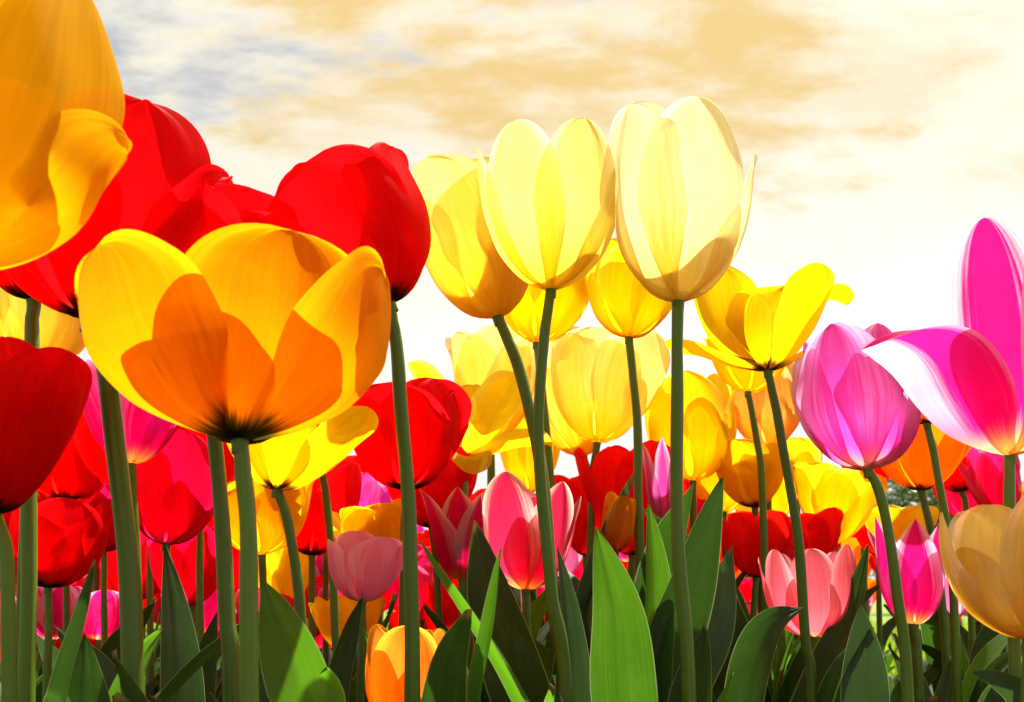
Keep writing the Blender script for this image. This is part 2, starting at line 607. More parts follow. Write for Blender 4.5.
def tulip(label, base, size, d, mat, form='egg', lean=0, pitch=None, rot=None, petals=None, stem=(), sw=None, foot=None,
          leaves=(), seed=None, group='tulips of the flower bed', nfill=None, over=None, fd=0.0, jit=1.0, res=1.0, ruffle=1.35, footd=0.0):
    """one plant. base: pixel of the flower's base; size: (width, height) of the flower in px; stem: further pixels down the stem;
    petals: own list for a flower that needs it; leaves: dicts along pixels"""
    rng = random.Random(seed if seed is not None else hash((base[0] * 7919 + base[1])) & 0xffff)
    P = at(base[0], base[1], d)
    k = unit(P)
    if nfill is None:
        nfill = 0 if d < .34 else (2 if d < .5 else 3)
    if petals is None and d > .58:
        size = (size[0] * 1.12, size[1] * 1.06)
    # stem
    if sw is None:
        sw = max(7.0, min(22, 6.2e-3 / k))
    rad = sw * .74 * k / 2
    q = list(stem) or [(base[0] + rng.uniform(-6, 6), min(base[1] + 120, 760))]
    x0, y0 = ([base] + q)[-2]
    x1, y1 = q[-1]
    dd = d + footd
    if foot is None:
        slope = (x1 - x0) / max(20, (y1 - y0))
        foot = x1 + slope * 60
    F = Vector((ground_x(foot, dd), dd, 0.0))
    if pitch is None:
        pitch = -math.degrees(math.asin(max(-1, min(1, (P - CAM).normalized().z)))) + rng.uniform(-5, 3)
    if petals is None and lean == 0:
        lean = rng.uniform(-7, 7)
    M = flower_matrix(P, lean, pitch)
    ax = Vector((M[0][2], M[1][2], M[2][2]))
    root = thing('tulip', label, 'tulip', F, group)
    bpts = [P + ax * (rad * .2)] + [at(x, y, d + footd * (i + 1) / (len(q) + 1)) for i, (x, y) in enumerate(q)] + [F + Vector((0, 0, -.01))]
    bpts = bpts[::-1]
    sp = spline(bpts, 8)
    for i in range(3, len(sp) - 4):
        wob = rad * .09 * math.sin(i * .55 + F.x * 90)
        sp[i] = sp[i] + Vector((wob, wob * .6, 0))
    so = link('stem', tube_mesh('stem', [p - F for p in sp], lambda t: rad * (1.20 - .22 * t + .035 * math.sin(23 * t + F.x * 50))), STEM, root)
    # flower head
    hd = link('flower_head', head_mesh('flower_head', rad), STEM, root)
    hd.matrix_local = Matrix.Translation(P - F) @ M
    f = dict(FORMS[form])
    if over:
        f.update(over)
    w, h = size[0] * k, size[1] * k
    L, rs = solve_form(f, h, w)
    Wd = f['wr'] * w * .5
    nu, nv = ((32, 34) if d < .6 else (18, 24)) if res >= 1 else (12, 16)
    if petals is None:
        rot = rng.uniform(0, 60) if rot is None else rot
        petals = []
        for i in range(6):
            inn = i % 2
            petals.append(dict(az=rot + 60 * i + rng.uniform(-5, 5) * jit, L=1 + rng.uniform(-.05, .04) * jit - (.0 if inn else .02), W=1 + rng.uniform(-.06, .06) * jit,
                               inner=.90 if inn else 1.0, dang=rng.uniform(-5, 4) * jit, dtip=rng.uniform(-16, 8) * jit))
        own = False
    else:
        own = True
    for pd in petals:
        pd = dict(pd)
        az = pd.pop('az')
        pm = pd.pop('mat', mat)
        if own:
            Lp, Wp, ang = pd.pop('L') * k, pd.pop('W') * k, pd.pop('ang')
            r_s = pd.pop('rs', 1.0)
        else:
            Lp, Wp = L * pd.pop('L'), Wd * pd.pop('W')
            da, dt = pd.pop('dang'), pd.pop('dtip')
            ang = [a + da * i / 2 + (dt if i == 4 else 0) for i, a in enumerate(f['ang'])]
            r_s = rs
        kw = dict(vm=f['vm'], pw=f['pw'], pq=f['pq'], NU=nu, NV=nv, ruffle=ruffle, cup=f.get('cup', 1.0), edge=f.get('edge', 0.0))
        kw.update(pd)
        po = link('petal', petal_mesh('petal', Lp, Wp, ang, rng, r_s, **kw), PM[pm], hd)
        po.rotation_euler = (0, 0, R(az))
    # leaves
    for lf in leaves:
        add_leaf(root, F, rng, **lf)
    for i in range(nfill):
        fill_leaf(root, F, rng, max(.14, P.z), i)
    BED.append((F.x, F.y))
    return root


def add_leaf(root, F, rng, pts, w, d, kind='leaf', turn=0, fold=.3, wide=.4, twist=0, base_w=.5, wave=1.0, foot=True, face=None, label=None):
    """a leaf that runs from the plant's foot through pixels given from its lower to its upper end; each may carry its own distance"""
    P = [at(p[0], p[1], p[2] if len(p) > 2 else d) for p in pts]
    if foot:
        P = [F + Vector((rng.uniform(-.004, .004), rng.uniform(-.004, .004), .0))] + P
    c = spline(P, 8)
    fc = (CAM - P[-2]).normalized() if face is None else Vector(face)
    k = unit(P[-2])
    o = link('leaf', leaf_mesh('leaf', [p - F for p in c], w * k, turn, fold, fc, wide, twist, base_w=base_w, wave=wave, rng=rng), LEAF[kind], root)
    if label:
        o['label'] = label
    return o


def fill_leaf(root, F, rng, hz, i):
    a = rng.uniform(0, 6.28) if i else rng.uniform(-2.6, -.5)
    out = Vector((math.cos(a), math.sin(a), 0))
    Ln = hz * (rng.uniform(.55, .8) if F.y > .6 else rng.uniform(.42, .66))
    sp = rng.uniform(.12, .42)
    P = [Vector((0, 0, 0)), out * (.10 * sp * Ln) + Vector((0, 0, .4 * Ln)), out * (.45 * sp * Ln) + Vector((0, 0, .75 * Ln)),
         out * (1.0 * sp * Ln) + Vector((0, 0, Ln * rng.uniform(.9, 1.0)))]
    c = spline(P, 6)
    tn = out.cross(Vector((0, 0, 1)))
    fc = (-out + tn * rng.uniform(-.6, .6)).normalized()
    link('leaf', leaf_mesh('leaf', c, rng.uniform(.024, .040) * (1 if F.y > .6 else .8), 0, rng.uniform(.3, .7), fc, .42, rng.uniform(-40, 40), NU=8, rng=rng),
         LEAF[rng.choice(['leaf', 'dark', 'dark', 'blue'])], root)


# ------------------------------------------------------------------ the ground and what stands beyond the bed
def sheet(name, x0, x1, y0, y1, z, mat, nx=1, ny=1, bumpy=0.0, seed=1):
    rng = random.Random(seed)
    verts, faces = [], []
    for j in range(ny + 1):
        for i in range(nx + 1):
            verts.append((x0 + (x1 - x0) * i / nx, y0 + (y1 - y0) * j / ny, z + rng.uniform(-1, 1) * bumpy))
    for j in range(ny):
        for i in range(nx):
            a = j * (nx + 1) + i
            faces.append((a, a + 1, a + nx + 2, a + nx + 1))
    o = link(name, make_mesh(name, verts, faces), mat)
    o['kind'] = 'structure'
    return o


sheet('lawn', -400, 400, -60, 900, -.012, ground_mat('lawn_green', (.10, .17, .015), (.16, .24, .025), 6.0, c=(.13, .20, .02)))
sheet('soil', -3.2, 3.2, -.6, 2.9, .0, ground_mat('bed_soil', (.035, .024, .016), (.07, .05, .035), 40.0), 60, 40, .006)


def grass():
    rng = random.Random(5)
    verts, faces, uvs = [], [], []
    for i in range(26000):
        y = 2.95 + 5.5 * rng.random() ** 1.5
        x = rng.uniform(-.62, .62) * y * 1.05
        h = rng.uniform(.03, .075)
        a = rng.uniform(0, 3.14)
        dx, dy = math.cos(a) * .0035, math.sin(a) * .0035
        bx, by = rng.uniform(-.025, .025), rng.uniform(-.025, .025)
        n = len(verts)
        verts += [(x - dx, y - dy, -.012), (x + dx, y + dy, -.012), (x + dx * .6 + bx * .4, y + dy * .6 + by * .4, h * .6), (x - dx * .6 + bx * .4, y - dy * .6 + by * .4, h * .6), (x + bx, y + by, h)]
        faces += [(n, n + 1, n + 2, n + 3), (n + 3, n + 2, n + 4)]
        uvs += [(.4, 0), (.6, 0), (.6, .6), (.4, .6), (.5, 1)]
    o = link('grass', make_mesh('grass', verts, faces, uvs), green_mat('grass_green', (.12, .19, .018), (.36, .5, .02), .5))
    o['kind'] = 'stuff'


grass()

BUSH_M = green_mat('bush_leaf_green', (.05, .085, .018), (.16, .28, .02), .4)
BARK = ground_mat('bush_bark', (.09, .065, .045), (.14, .11, .08), 30.0)


def bush(label, x, y, w, h, seed, n=5200):
    rng = random.Random(seed)
    root = thing('bush', label, 'bush', (x, y, -.01), 'bushes beyond the lawn')
    lobes = []
    for i in range(16):
        a = rng.uniform(0, 6.28)
        q = rng.random() ** .5
        lobes.append((math.cos(a) * q * w * .36, math.sin(a) * q * w * .3, h * rng.uniform(.25, .80), rng.uniform(.13, .26) * w))
    verts, faces, uvs = [], [], []
    for i in range(n):
        cx, cy, cz, r = rng.choice(lobes)
        dv = Vector((rng.gauss(0, 1), rng.gauss(0, 1), rng.gauss(0, 1))).normalized() * (r * rng.uniform(.5, 1.05))
        p = Vector((cx, cy, cz)) + dv
        p.z = min(max(p.z, .03), h)
        s = rng.uniform(.035, .075)
        t = Vector((rng.gauss(0, 1), rng.gauss(0, 1), rng.gauss(0, 1))).normalized()
        b = t.orthogonal().normalized() * s * .5
        k = len(verts)
        verts += [p, p + t * s + b, p + t * s * 2.1, p + t * s - b]
        uvs += [(.5, 0), (.9, .5), (.5, 1), (.1, .5)]
        faces.append((k, k + 1, k + 2, k + 3))
    link('foliage', make_mesh('foliage', verts, faces, uvs), BUSH_M, root)
    for i in range(4):
        a = rng.uniform(0, 6.28)
        pts = spline([Vector((rng.uniform(-.05, .05), rng.uniform(-.05, .05), 0)), Vector((math.cos(a) * w * .1, math.sin(a) * w * .1, h * .35)), Vector((math.cos(a) * w * .26, math.sin(a) * w * .26, h * .7))], 5)
        link('stem', tube_mesh('stem', pts, lambda t: .035 - .02 * t, 7), BARK, root)


bush('tall rounded green bush beyond the lawn, seen under the orange tulip near the right border', 6.0, 15.5, 2.8, 2.55, 1)
bush('dark green bush at the far right beyond the lawn, behind the pale yellow corner tulip', 8.2, 16.5, 3.0, 2.3, 2)
bush('lower green bush beyond the lawn, behind the salmon pink tulip', 3.6, 17.0, 2.6, .85, 3, 3600)
bush('small dark bush beyond the lawn, behind the large bright green leaf', 1.2, 18.5, 2.4, .8, 4, 3000)
bush('low dark bush beyond the lawn, behind the pink tulip with cream margins', -1.2, 17.5, 2.6, .95, 5, 3200)
bush('broad dark bush beyond the lawn, hidden behind the crowd of red tulips', -4.2, 16.5, 3.4, 1.5, 6, 4200)
bush('dark bush at the far left beyond the lawn, behind the thick paired stems', -7.6, 16.0, 3.4, 1.9, 7, 4200)


# ------------------------------------------------------------------ the tulips one by one
def pt(az, L, W, ang, **k):
    return dict(az=az, L=L, W=W, ang=ang, **k)


# --- large ones at the left
tulip('largest amber tulip, cut by the top left corner in front of the frayed red one', (-81, 270), (330, 300), .27, 'honey', pitch=-20, lean=2,
      petals=[pt(86, 268, 250, (2, 26, 48, 78, 56), vm=.62, pq=.42, pw=3, edge=-.03), pt(40, 400, 270, (5, 44, 76, 94, 104)), pt(-30, 380, 230, (5, 42, 74, 90, 100)),
              pt(150, 370, 220, (5, 48, 76, 94, 100)), pt(-95, 330, 220, (5, 40, 66, 85, 90)), pt(-150, 360, 220, (5, 45, 70, 88, 95))],
      stem=[(-78, 420), (-84, 702)], sw=24)
tulip('large red tulip with frayed wavy petals behind the amber yellow one at the top left', (90, 318), (250, 235), .40, 'red', pitch=-16, lean=0,
      petals=[pt(14, 244, 184, (6, 40, 66, 84, 92), ruffle=1.8, vm=.66, pw=3.2, pq=.42), pt(76, 216, 190, (6, 36, 58, 72, 76), ruffle=2.0, vm=.62, pw=2.8, pq=.45), pt(-42, 240, 190, (6, 40, 62, 80, 90)),
              pt(-98, 190, 150, (4, 30, 52, 70, 80)), pt(160, 258, 180, (6, 45, 70, 85, 92), ruffle=1.8, vm=.64, pw=3, pq=.42), pt(-150, 240, 190, (6, 45, 68, 84, 92))],
      stem=[(104, 366), (122, 500), (133, 702)], sw=24)
tulip('red tulip half hidden between the frayed red one and the wide amber bowl', (204, 352), (156, 150), .42, 'red', 'goblet', stem=[(216, 446), (226, 600), (231, 702)], sw=19, lean=8, ruffle=1.6, over=dict(cup=1.2))
tulip('red tulip mostly hidden behind the frayed red one, on the darker paired stem', (34, 300), (120, 150), .46, 'red', 'goblet', stem=[(31, 350), (29, 520), (26, 702)], sw=18)
tulip('wide amber bowl shaped tulip with a dark star at its base, seen from below', (240, 441), (310, 205), .35, 'amber', pitch=-17,
      petals=[pt(16, 240, 225, (2, 30, 58, 78, 86), vm=.64, pw=3, pq=.44, ruffle=1.1), pt(-58, 256, 245, (-2, 18, 44, 70, 88), vm=.66, pw=3, pq=.44, ruffle=1.1), pt(150, 236, 190, (4, 40, 62, 76, 84), vm=.64, pw=3, pq=.44),
              pt(-22, 216, 150, (2, 32, 60, 80, 88), inner=.9, vm=.62, pw=3, pq=.45), pt(62, 256, 230, (-2, 20, 50, 78, 94), inner=1.0, vm=.66, pw=3, pq=.44, ruffle=1.2), pt(-150, 236, 180, (4, 40, 60, 74, 84), inner=.95, vm=.64, pw=3, pq=.44)],
      stem=[(247, 520), (250, 702)], sw=22,
      leaves=[dict(pts=[(318, 760), (300, 680), (280, 625), (262, 578)], w=66, d=.37, kind='leaf', turn=20, fold=.35, label='bright green leaf with its upper half in shade')])
tulip('round red tulip leaning left against the pale sky, left of the cream pair', (389, 304), (168, 165), .445, 'red', pitch=-13, lean=-28,
      petals=[pt(-8, 182, 176, (0, 36, 72, 90, 92), vm=.68, pw=3.4, pq=.38, ruffle=1.9), pt(66, 180, 170, (0, 34, 70, 92, 94), vm=.66, pw=3.2, pq=.40, ruffle=1.9), pt(-70, 200, 190, (-6, 18, 52, 84, 100), vm=.68, pw=3.4, pq=.40, ruffle=1.7),
              pt(125, 180, 165, (0, 36, 72, 90, 94), inner=.94, vm=.66, pw=3.2, pq=.4, ruffle=1.9), pt(180, 188, 180, (0, 40, 74, 88, 90), vm=.68, pw=3.4, pq=.38, ruffle=1.9), pt(-128, 184, 165, (-2, 28, 64, 88, 96), inner=.96, vm=.66, pw=3.2, pq=.4, ruffle=1.9)],
      stem=[(396, 345), (404, 440), (411, 560), (412, 702)], sw=17)
tulip('dark red tulip cut by the left border, low beneath the yellow cup', (-6, 514), (112, 168), .37, 'red', 'goblet', lean=3, stem=[(6, 560), (9, 702)], sw=17, seed=3,
      leaves=[dict(pts=[(52, 760), (62, 690), (80, 620), (95, 560)], w=26, d=.40, kind='dark', turn=35, fold=.6)])
tulip('dull yellow cup shaped tulip in shade behind the paired stems at the left border', (28, 374), (135, 120), .52, 'primrose', 'cup', stem=[(24, 520), (20, 702)])
# --- the cream and yellow ones in the middle
tulip('tallest cream tulip, an egg shaped flower on a straight stem', (678, 302), (140, 203), .47, 'cream', 'egg', lean=1, rot=12, stem=[(677, 400), (679, 560), (690, 702)], sw=16, seed=11, pitch=-15,
      petals=[pt(24, 222, 130, (10, 60, 84, 92, 100), vm=.52, pw=2.3, pq=.52), pt(-48, 226, 138, (10, 60, 86, 94, 98), vm=.54, pw=2.6, pq=.48), pt(96, 190, 116, (10, 50, 70, 84, 86), vm=.5, pw=1.9, pq=.7),
              pt(150, 224, 126, (10, 60, 86, 95, 104), inner=.92), pt(-110, 222, 122, (10, 60, 88, 97, 106), inner=.92), pt(-165, 224, 126, (10, 60, 84, 92, 100))],
      leaves=[dict(pts=[(640, 800), (625, 700), (618, 610), (596, 527)], w=66, d=.455, kind='leaf', turn=6, fold=.22, wide=.52, wave=.6, label='broad bright green leaf lit through from behind'),
              dict(pts=[(655, 800), (652, 690), (655, 590), (649, 500)], w=34, d=.50, kind='leaf', turn=-30, fold=.9, wide=.6),
              dict(pts=[(640, 800), (664, 660), (694, 570), (723, 478)], w=70, d=.50, kind='dark', turn=-35, fold=.35, wide=.55),
              dict(pts=[(660, 800), (680, 690), (712, 620), (733, 545)], w=56, d=.52, kind='blue', turn=-25, fold=.3, wide=.55)])
tulip('pale yellow tulip on a bent stem, immediately left of the tallest cream one', (551, 290), (118, 165), .49, 'primrose', 'goblet', pitch=-14, seed=21,
      petals=[pt(-28, 182, 92, (10, 52, 76, 86, 88), vm=.54, pw=2.4, pq=.52), pt(30, 184, 94, (10, 52, 76, 86, 90), vm=.54, pw=2.4, pq=.52), pt(88, 172, 96, (10, 48, 70, 82, 92), vm=.52, pq=.66),
              pt(-86, 176, 92, (10, 50, 72, 84, 86), pq=.7), pt(150, 182, 95, (10, 52, 76, 88, 94), inner=.92), pt(-150, 182, 95, (10, 52, 76, 88, 94), inner=.92)],
      stem=[(541, 370), (540, 470), (552, 590), (566, 702)], sw=14,
      leaves=[dict(pts=[(575, 800), (522, 690), (474, 615), (421, 541)], w=30, d=.47, kind='leaf', turn=62, fold=.9, wide=.4, label='narrow pale leaf seen edge on, slanting up to the left'),
              dict(pts=[(470, 800), (476, 702), (490, 620), (501, 548)], w=22, d=.46, kind='leaf', turn=40, fold=.8, wide=.5),
              dict(pts=[(570, 800), (574, 690), (568, 610), (557, 545)], w=36, d=.50, kind='blue', turn=-30, fold=.5),
              dict(pts=[(560, 800), (520, 690), (492, 600), (474, 520)], w=62, d=.56, kind='dark', turn=12, fold=.3, wide=.5)])
tulip('cream yellow tulip between the round red tulip and the pale yellow one', (498, 317), (128, 156), .53, 'primrose', 'goblet', lean=-14, seed=22, pitch=-14, stem=[(519, 370), (540, 460), (553, 600), (566, 702)], sw=15, rot=24)
tulip('golden tulip behind the crossing pair of stems, under the pale yellow one', (537, 343), (86, 84), .72, 'lemon', 'cup', stem=[(548, 450), (553, 560), (556, 702)], sw=11, seed=23)
tulip('golden yellow tulip on its own stem beneath the tallest cream one', (629, 338), (80, 90), .70, 'lemon', 'cup', stem=[(637, 420), (639, 520), (642, 702)], sw=11, seed=24)
tulip('pale yellow tulip with a bright lit rim, lower than and between the central stems', (597, 443), (94, 104), .78, 'primrose', 'cup', stem=[(592, 500), (588, 702)], sw=10, seed=25)
tulip('pale yellow tulip close behind the bright rimmed one, its left half showing', (584, 456), (76, 98), .86, 'primrose', 'cup', lean=-8, stem=[(592, 500), (598, 702)], sw=9, seed=26)
tulip('washed out pale cream tulip behind the crumpled yellow one', (491, 441), (78, 104), .82, 'primrose', 'goblet', stem=[(491, 475), (493, 702)], sw=10, seed=27)
tulip('crumpled bright yellow tulip with petals hanging loose, right of the red one', (462, 456), (116, 96), .72, 'lemon', 'open', lean=8, stem=[(464, 490), (470, 702)], sw=10, seed=28, ruffle=2.2,
      petals=[pt(40, 105, 66, (10, 45, 60, 50, 80)), pt(82, 90, 60, (0, 20, 30, 10, -10)), pt(-70, 110, 60, (10, 50, 70, 60, 30)), pt(130, 112, 70, (20, 60, 70, 80, 90)), pt(-130, 105, 62, (20, 55, 60, 70, 40)), pt(10, 60, 46, (-20, -10, -20, -40, -60)), pt(180, 110, 66, (20, 55, 65, 75, 60))])
tulip('pale yellow tulip low behind the crossing stems, its side lit', (531, 492), (54, 70), .95, 'lemon', 'goblet', stem=[(533, 560), (534, 702)], sw=8, seed=29)
# --- right half
tulip('wide open bright yellow tulip with a dark brown base and one curled petal tip', (768, 371), (166, 118), .58, 'golddark', 'open', pitch=-10, seed=31,
      petals=[pt(-128, 178, 132, (4, 44, 70, 82, 88), vm=.64, pw=3, pq=.42), pt(-24, 84, 32, (25, 66, 88, 98, 100), vm=.55), pt(50, 122, 70, (12, 44, 58, 66, 72), vm=.62, pq=.5), pt(158, 132, 138, (6, 42, 66, 80, 78), vm=.64, pw=3, pq=.42),
              pt(98, 120, 64, (26, 52, 58, 50, -50), vm=.62, pq=.4, pw=3, ruffle=.6), pt(-80, 104, 56, (2, 14, 28, 20, 24), vm=.6, pq=.5), pt(84, 54, 28, (2, 22, 30, 20, 20))],
      stem=[(780, 430), (797, 530), (806, 640), (812, 702)], sw=12,
      leaves=[dict(pts=[(742, 800), (746, 702), (758, 650), (776, 620), (803, 607)], w=46, d=.55, kind='dark', turn=28, fold=.4, label='dark leaf with a tip that arches to the right')])
tulip('golden tulip seen from below, tucked under the wide open yellow one', (748, 392), (76, 60), .74, 'gold', 'bowl', stem=[(757, 440), (763, 500), (768, 702)], sw=9, seed=32, lean=6)
tulip('peach coloured tulip hanging behind two stems under the wide open yellow one', (768, 448), (64, 84), .84, 'peach', 'egg', stem=[(768, 520), (766, 702)], sw=9, seed=33)
tulip('yellow tulip with white lit shoulders, right of the tallest straight stem', (693, 481), (78, 98), .80, 'lemon', 'egg', stem=[(694, 560), (695, 702)], sw=9, seed=34)
tulip('violet pink tulip with pale streaks, right of the wide open yellow one', (868, 470), (120, 142), .50, 'violet', 'egg', lean=-3, pitch=-9, seed=35, rot=-18, stem=[(882, 500), (897, 590), (908, 702)], sw=13, over=dict(wr=2.0), ruffle=1.4)
tulip('tall pink and white tulip cut by the right border, one petal bent far out', (1010, 456), (150, 240), .44, 'flame', pitch=-8, seed=36,
      petals=[pt(-46, 216, 160, (10, 54, 66, 16, -44), mat='blush', vm=.5, pw=2.2, pq=.75, ruffle=1, cup=2.2, edge=.08, twist=.2), pt(2, 258, 96, (12, 64, 88, 90, 88), vm=.55, pq=.55, ruffle=.6), pt(58, 262, 110, (10, 60, 84, 90, 90), ruffle=.6),
              pt(110, 180, 110, (10, 50, 72, 80, 80)), pt(170, 150, 100, (10, 58, 80, 88, 92))],
      stem=[(1010, 500), (1013, 600), (1016, 702)], sw=14)
tulip('big straw yellow tulip cut by the lower right border', (1030, 640), (190, 150), .42, 'straw', pitch=-2, seed=37, lean=2,
      petals=[pt(-30, 156, 124, (6, 48, 78, 94, 106), vm=.62, pq=.45, ruffle=1.8), pt(-84, 164, 100, (4, 36, 66, 86, 100), vm=.62, pq=.45, ruffle=1.8), pt(-58, 120, 84, (2, 30, 60, 84, 100), vm=.62, pq=.45, ruffle=1.8), pt(34, 182, 120, (6, 50, 78, 92, 100), pq=.5), pt(-140, 172, 100, (6, 42, 70, 84, 96)), pt(150, 190, 110, (6, 46, 72, 84, 90)), pt(95, 170, 100, (6, 40, 66, 82, 90))],
      stem=[(1026, 720), (1028, 800)], sw=16,
      leaves=[dict(pts=[(1040, 760), (1024, 700), (1000, 680), (972, 672)], w=34, d=.43, kind='blue', turn=20, fold=.3)])
tulip('orange bowl tulip with dark base, right of the violet pink one', (921, 491), (92, 74), .76, 'orange', 'bowl', lean=2, stem=[(931, 530), (942, 600), (948, 702)], sw=10, seed=38)
tulip('small dark based orange tulip wedged between the violet pink and the border pink ones', (927, 424), (60, 52), .66, 'orange', 'bowl', stem=[(937, 470), (951, 560), (958, 702)], sw=10, seed=39)
tulip('red tulip right behind the bent petal of the pink and white one', (962, 492), (84, 92), .86, 'scarlet', 'bowl', lean=-8, stem=[(967, 520), (974, 702)], sw=8, seed=40)
tulip('small orange tulip low behind the red one, near the straw yellow corner tulip', (982, 512), (56, 52), .95, 'orange', 'cup', stem=[(984, 600), (985, 702)], sw=8, seed=41)
tulip('magenta pink tulip between the right border and the red bowl', (1004, 520), (56, 76), .80, 'rose', 'lily', stem=[(1004, 600), (1004, 702)], sw=9, seed=42)
tulip('pink tulip with one white petal, low between two stems right of the salmon one', (914, 625), (66, 96), .66, 'flame', 'lily', stem=[(918, 660), (920, 740)], sw=12, seed=43, nfill=1, over=dict(ang=(10, 62, 84, 86, 76)))
tulip('salmon pink tulip with many blunt petals, low at the right of the centre', (814, 637), (96, 94), .62, 'salmon', 'egg', stem=[(814, 670), (816, 760)], sw=13, seed=44, rot=10,
      petals=[pt(5, 104, 58, (0, 44, 84, 92, 96)), pt(58, 112, 54, (0, 40, 80, 90, 88)), pt(-50, 108, 52, (0, 38, 78, 90, 96)), pt(-88, 104, 46, (0, 34, 72, 84, 88)), pt(98, 110, 46, (0, 36, 78, 90, 92)), pt(180, 106, 58, (0, 44, 84, 90, 92)), pt(-135, 104, 52, (0, 44, 84, 90, 92)), pt(140, 106, 52, (0, 44, 84, 90, 92))],
      leaves=[dict(pts=[(790, 800), (820, 690), (848, 620), (868, 545)], w=44, d=.60, kind='dark', turn=28, fold=.4),
              dict(pts=[(868, 800), (866, 702), (864, 650), (861, 604)], w=46, d=.56, kind='blue', turn=8, fold=.25, wide=.5, label='blue green pointed leaf standing upright')])
tulip('bright yellow tulip on the left of the yellow cluster beside the dark pointed leaf', (724, 512), (60, 52), .86, 'lemon', 'bowl', stem=[(726, 600), (727, 702)], sw=8, seed=45, ruffle=2)
tulip('round golden yellow tulip with dark base in the middle of the yellow cluster', (755, 508), (58, 62), .80, 'golddark', 'cup', stem=[(760, 560), (764, 702)], sw=9, seed=46)
tulip('large loose yellow tulip at the right end of the yellow cluster', (832, 544), (86, 72), .80, 'lemon', 'open', lean=10, stem=[(834, 620), (835, 702)], sw=9, seed=47, ruffle=2.2, over=dict(ang=(6, 36, 60, 70, 50), wr=1.7))
tulip('small yellow tulip with an orange edged petal, between the two leaning stems', (778, 521), (44, 40), .88, 'lemon', 'bowl', stem=[(782, 600), (783, 702)], sw=7, seed=48)
tulip('yellow tulip at the back of the yellow cluster, touching the white sky', (798, 500), (46, 56), .98, 'lemon', 'goblet', stem=[(799, 600), (800, 702)], sw=7, seed=49)
tulip('yellow tulip low beneath the orange bowl, beside the leaning stem', (905, 556), (60, 46), .84, 'lemon', 'bowl', stem=[(906, 640), (906, 702)], sw=8, seed=50)
tulip('small red tulip under the violet pink one, left of its stem', (868, 500), (44, 36), 1.0, 'scarlet', 'bowl', stem=[(864, 560), (866, 702)], sw=9, seed=51)
tulip('red tulip below the yellow cluster, just above the salmon pink one', (818, 562), (56, 46), .78, 'scarlet', 'bowl', stem=[(818, 640), (818, 702)], sw=8, seed=52)
tulip('red tulip left of the salmon pink one, below the round golden one', (756, 578), (64, 60), .78, 'scarlet', 'bowl', stem=[(752, 640), (752, 702)], sw=9, seed=53)
tulip('red tulip between the straight tall stem and the dark pointed leaf', (698, 510), (64, 56), .90, 'scarlet', 'bowl', stem=[(700, 600), (700, 702)], sw=8, seed=54)
tulip('deep pink tulip beneath the red one beside the tall straight stem', (692, 556), (44, 50), .88, 'rose', 'cup', stem=[(692, 640), (692, 702)], sw=8, seed=55)
tulip('red tulip with a wedge shaped petal, right of the large loose yellow one', (878, 555), (48, 44), .88, 'scarlet', 'lily', stem=[(880, 640), (880, 702)], sw=7, seed=56)
# --- low middle
tulip('pink tulip with broad cream margins, low in the middle', (526, 590), (94, 116), .58, 'rosecream', pitch=-3, seed=61, stem=[(528, 640), (530, 740)], sw=12,
      petals=[pt(-30, 132, 80, (10, 56, 80, 90, 102), vm=.48, pw=1.9, pq=.66), pt(48, 122, 66, (10, 54, 78, 82, 80), vm=.48, pq=.7), pt(14, 104, 56, (10, 54, 80, 86, 84), inner=.9), pt(98, 118, 60, (8, 46, 70, 80, 76)), pt(180, 122, 70, (10, 56, 80, 88, 92)), pt(-110, 116, 66, (10, 54, 78, 86, 84))])
tulip('white and pink tulip with one petal bent out, left of the cream margined one', (462, 580), (64, 88), .72, 'flame', 'lily', stem=[(462, 650), (462, 740)], sw=10, seed=62, nfill=1)
tulip('bowl shaped gold tulip with dark base, partly behind the wide amber bowl', (277, 490), (160, 92), .50, 'golddark', 'bowl', stem=[(290, 530), (300, 610), (304, 702)], sw=13, seed=63, lean=6,
      petals=[pt(58, 128, 84, (4, 34, 50, 58, 66), vm=.6, pq=.5), pt(-4, 106, 70, (4, 40, 60, 72, 80), vm=.6, pq=.5), pt(-66, 110, 76, (4, 34, 52, 66, 74), pq=.5), pt(120, 120, 76, (4, 38, 56, 64, 68), pq=.5), pt(180, 112, 76, (4, 40, 60, 70, 76), pq=.5), pt(-120, 112, 76, (4, 38, 56, 70, 76), pq=.5)])
tulip('bright red tulip with a dark base, behind the stem of the round red one', (408, 490), (106, 96), .62, 'red', 'goblet', stem=[(404, 540), (402, 702)], sw=10, seed=64, ruffle=2, over=dict(cup=1.15), lean=-3)
tulip('red tulip behind and below the crumpled yellow one', (432, 528), (92, 72), .74, 'red', 'bowl', stem=[(438, 590), (440, 702)], sw=9, seed=65)
tulip('red tulip peeping out behind the gold bowl, on a thin leaning stem', (322, 470), (66, 76), .66, 'red', 'goblet', stem=[(329, 520), (335, 620), (338, 702)], sw=10, seed=66)
tulip('mauve pink tulip with a square top, low right of the gold bowl', (362, 602), (70, 64), .58, 'mauve', 'cup', stem=[(362, 640), (360, 740)], sw=11, seed=67, rot=30,
      leaves=[dict(pts=[(345, 800), (338, 700), (350, 640), (362, 598)], w=30, d=.56, kind='dark', turn=25, fold=.5),
              dict(pts=[(386, 800), (382, 720), (373, 670), (363, 626)], w=26, d=.52, kind='leaf', turn=-20, fold=.5)])
tulip('small pink tulip in front of the red one left of the round red tulip stem', (364, 522), (46, 42), .82, 'violet', 'goblet', stem=[(366, 600), (366, 702)], sw=8, seed=68)
tulip('golden round tulip above the mauve pink one', (376, 566), (66, 58), .72, 'gold', 'cup', stem=[(378, 620), (378, 702)], sw=9, seed=69)
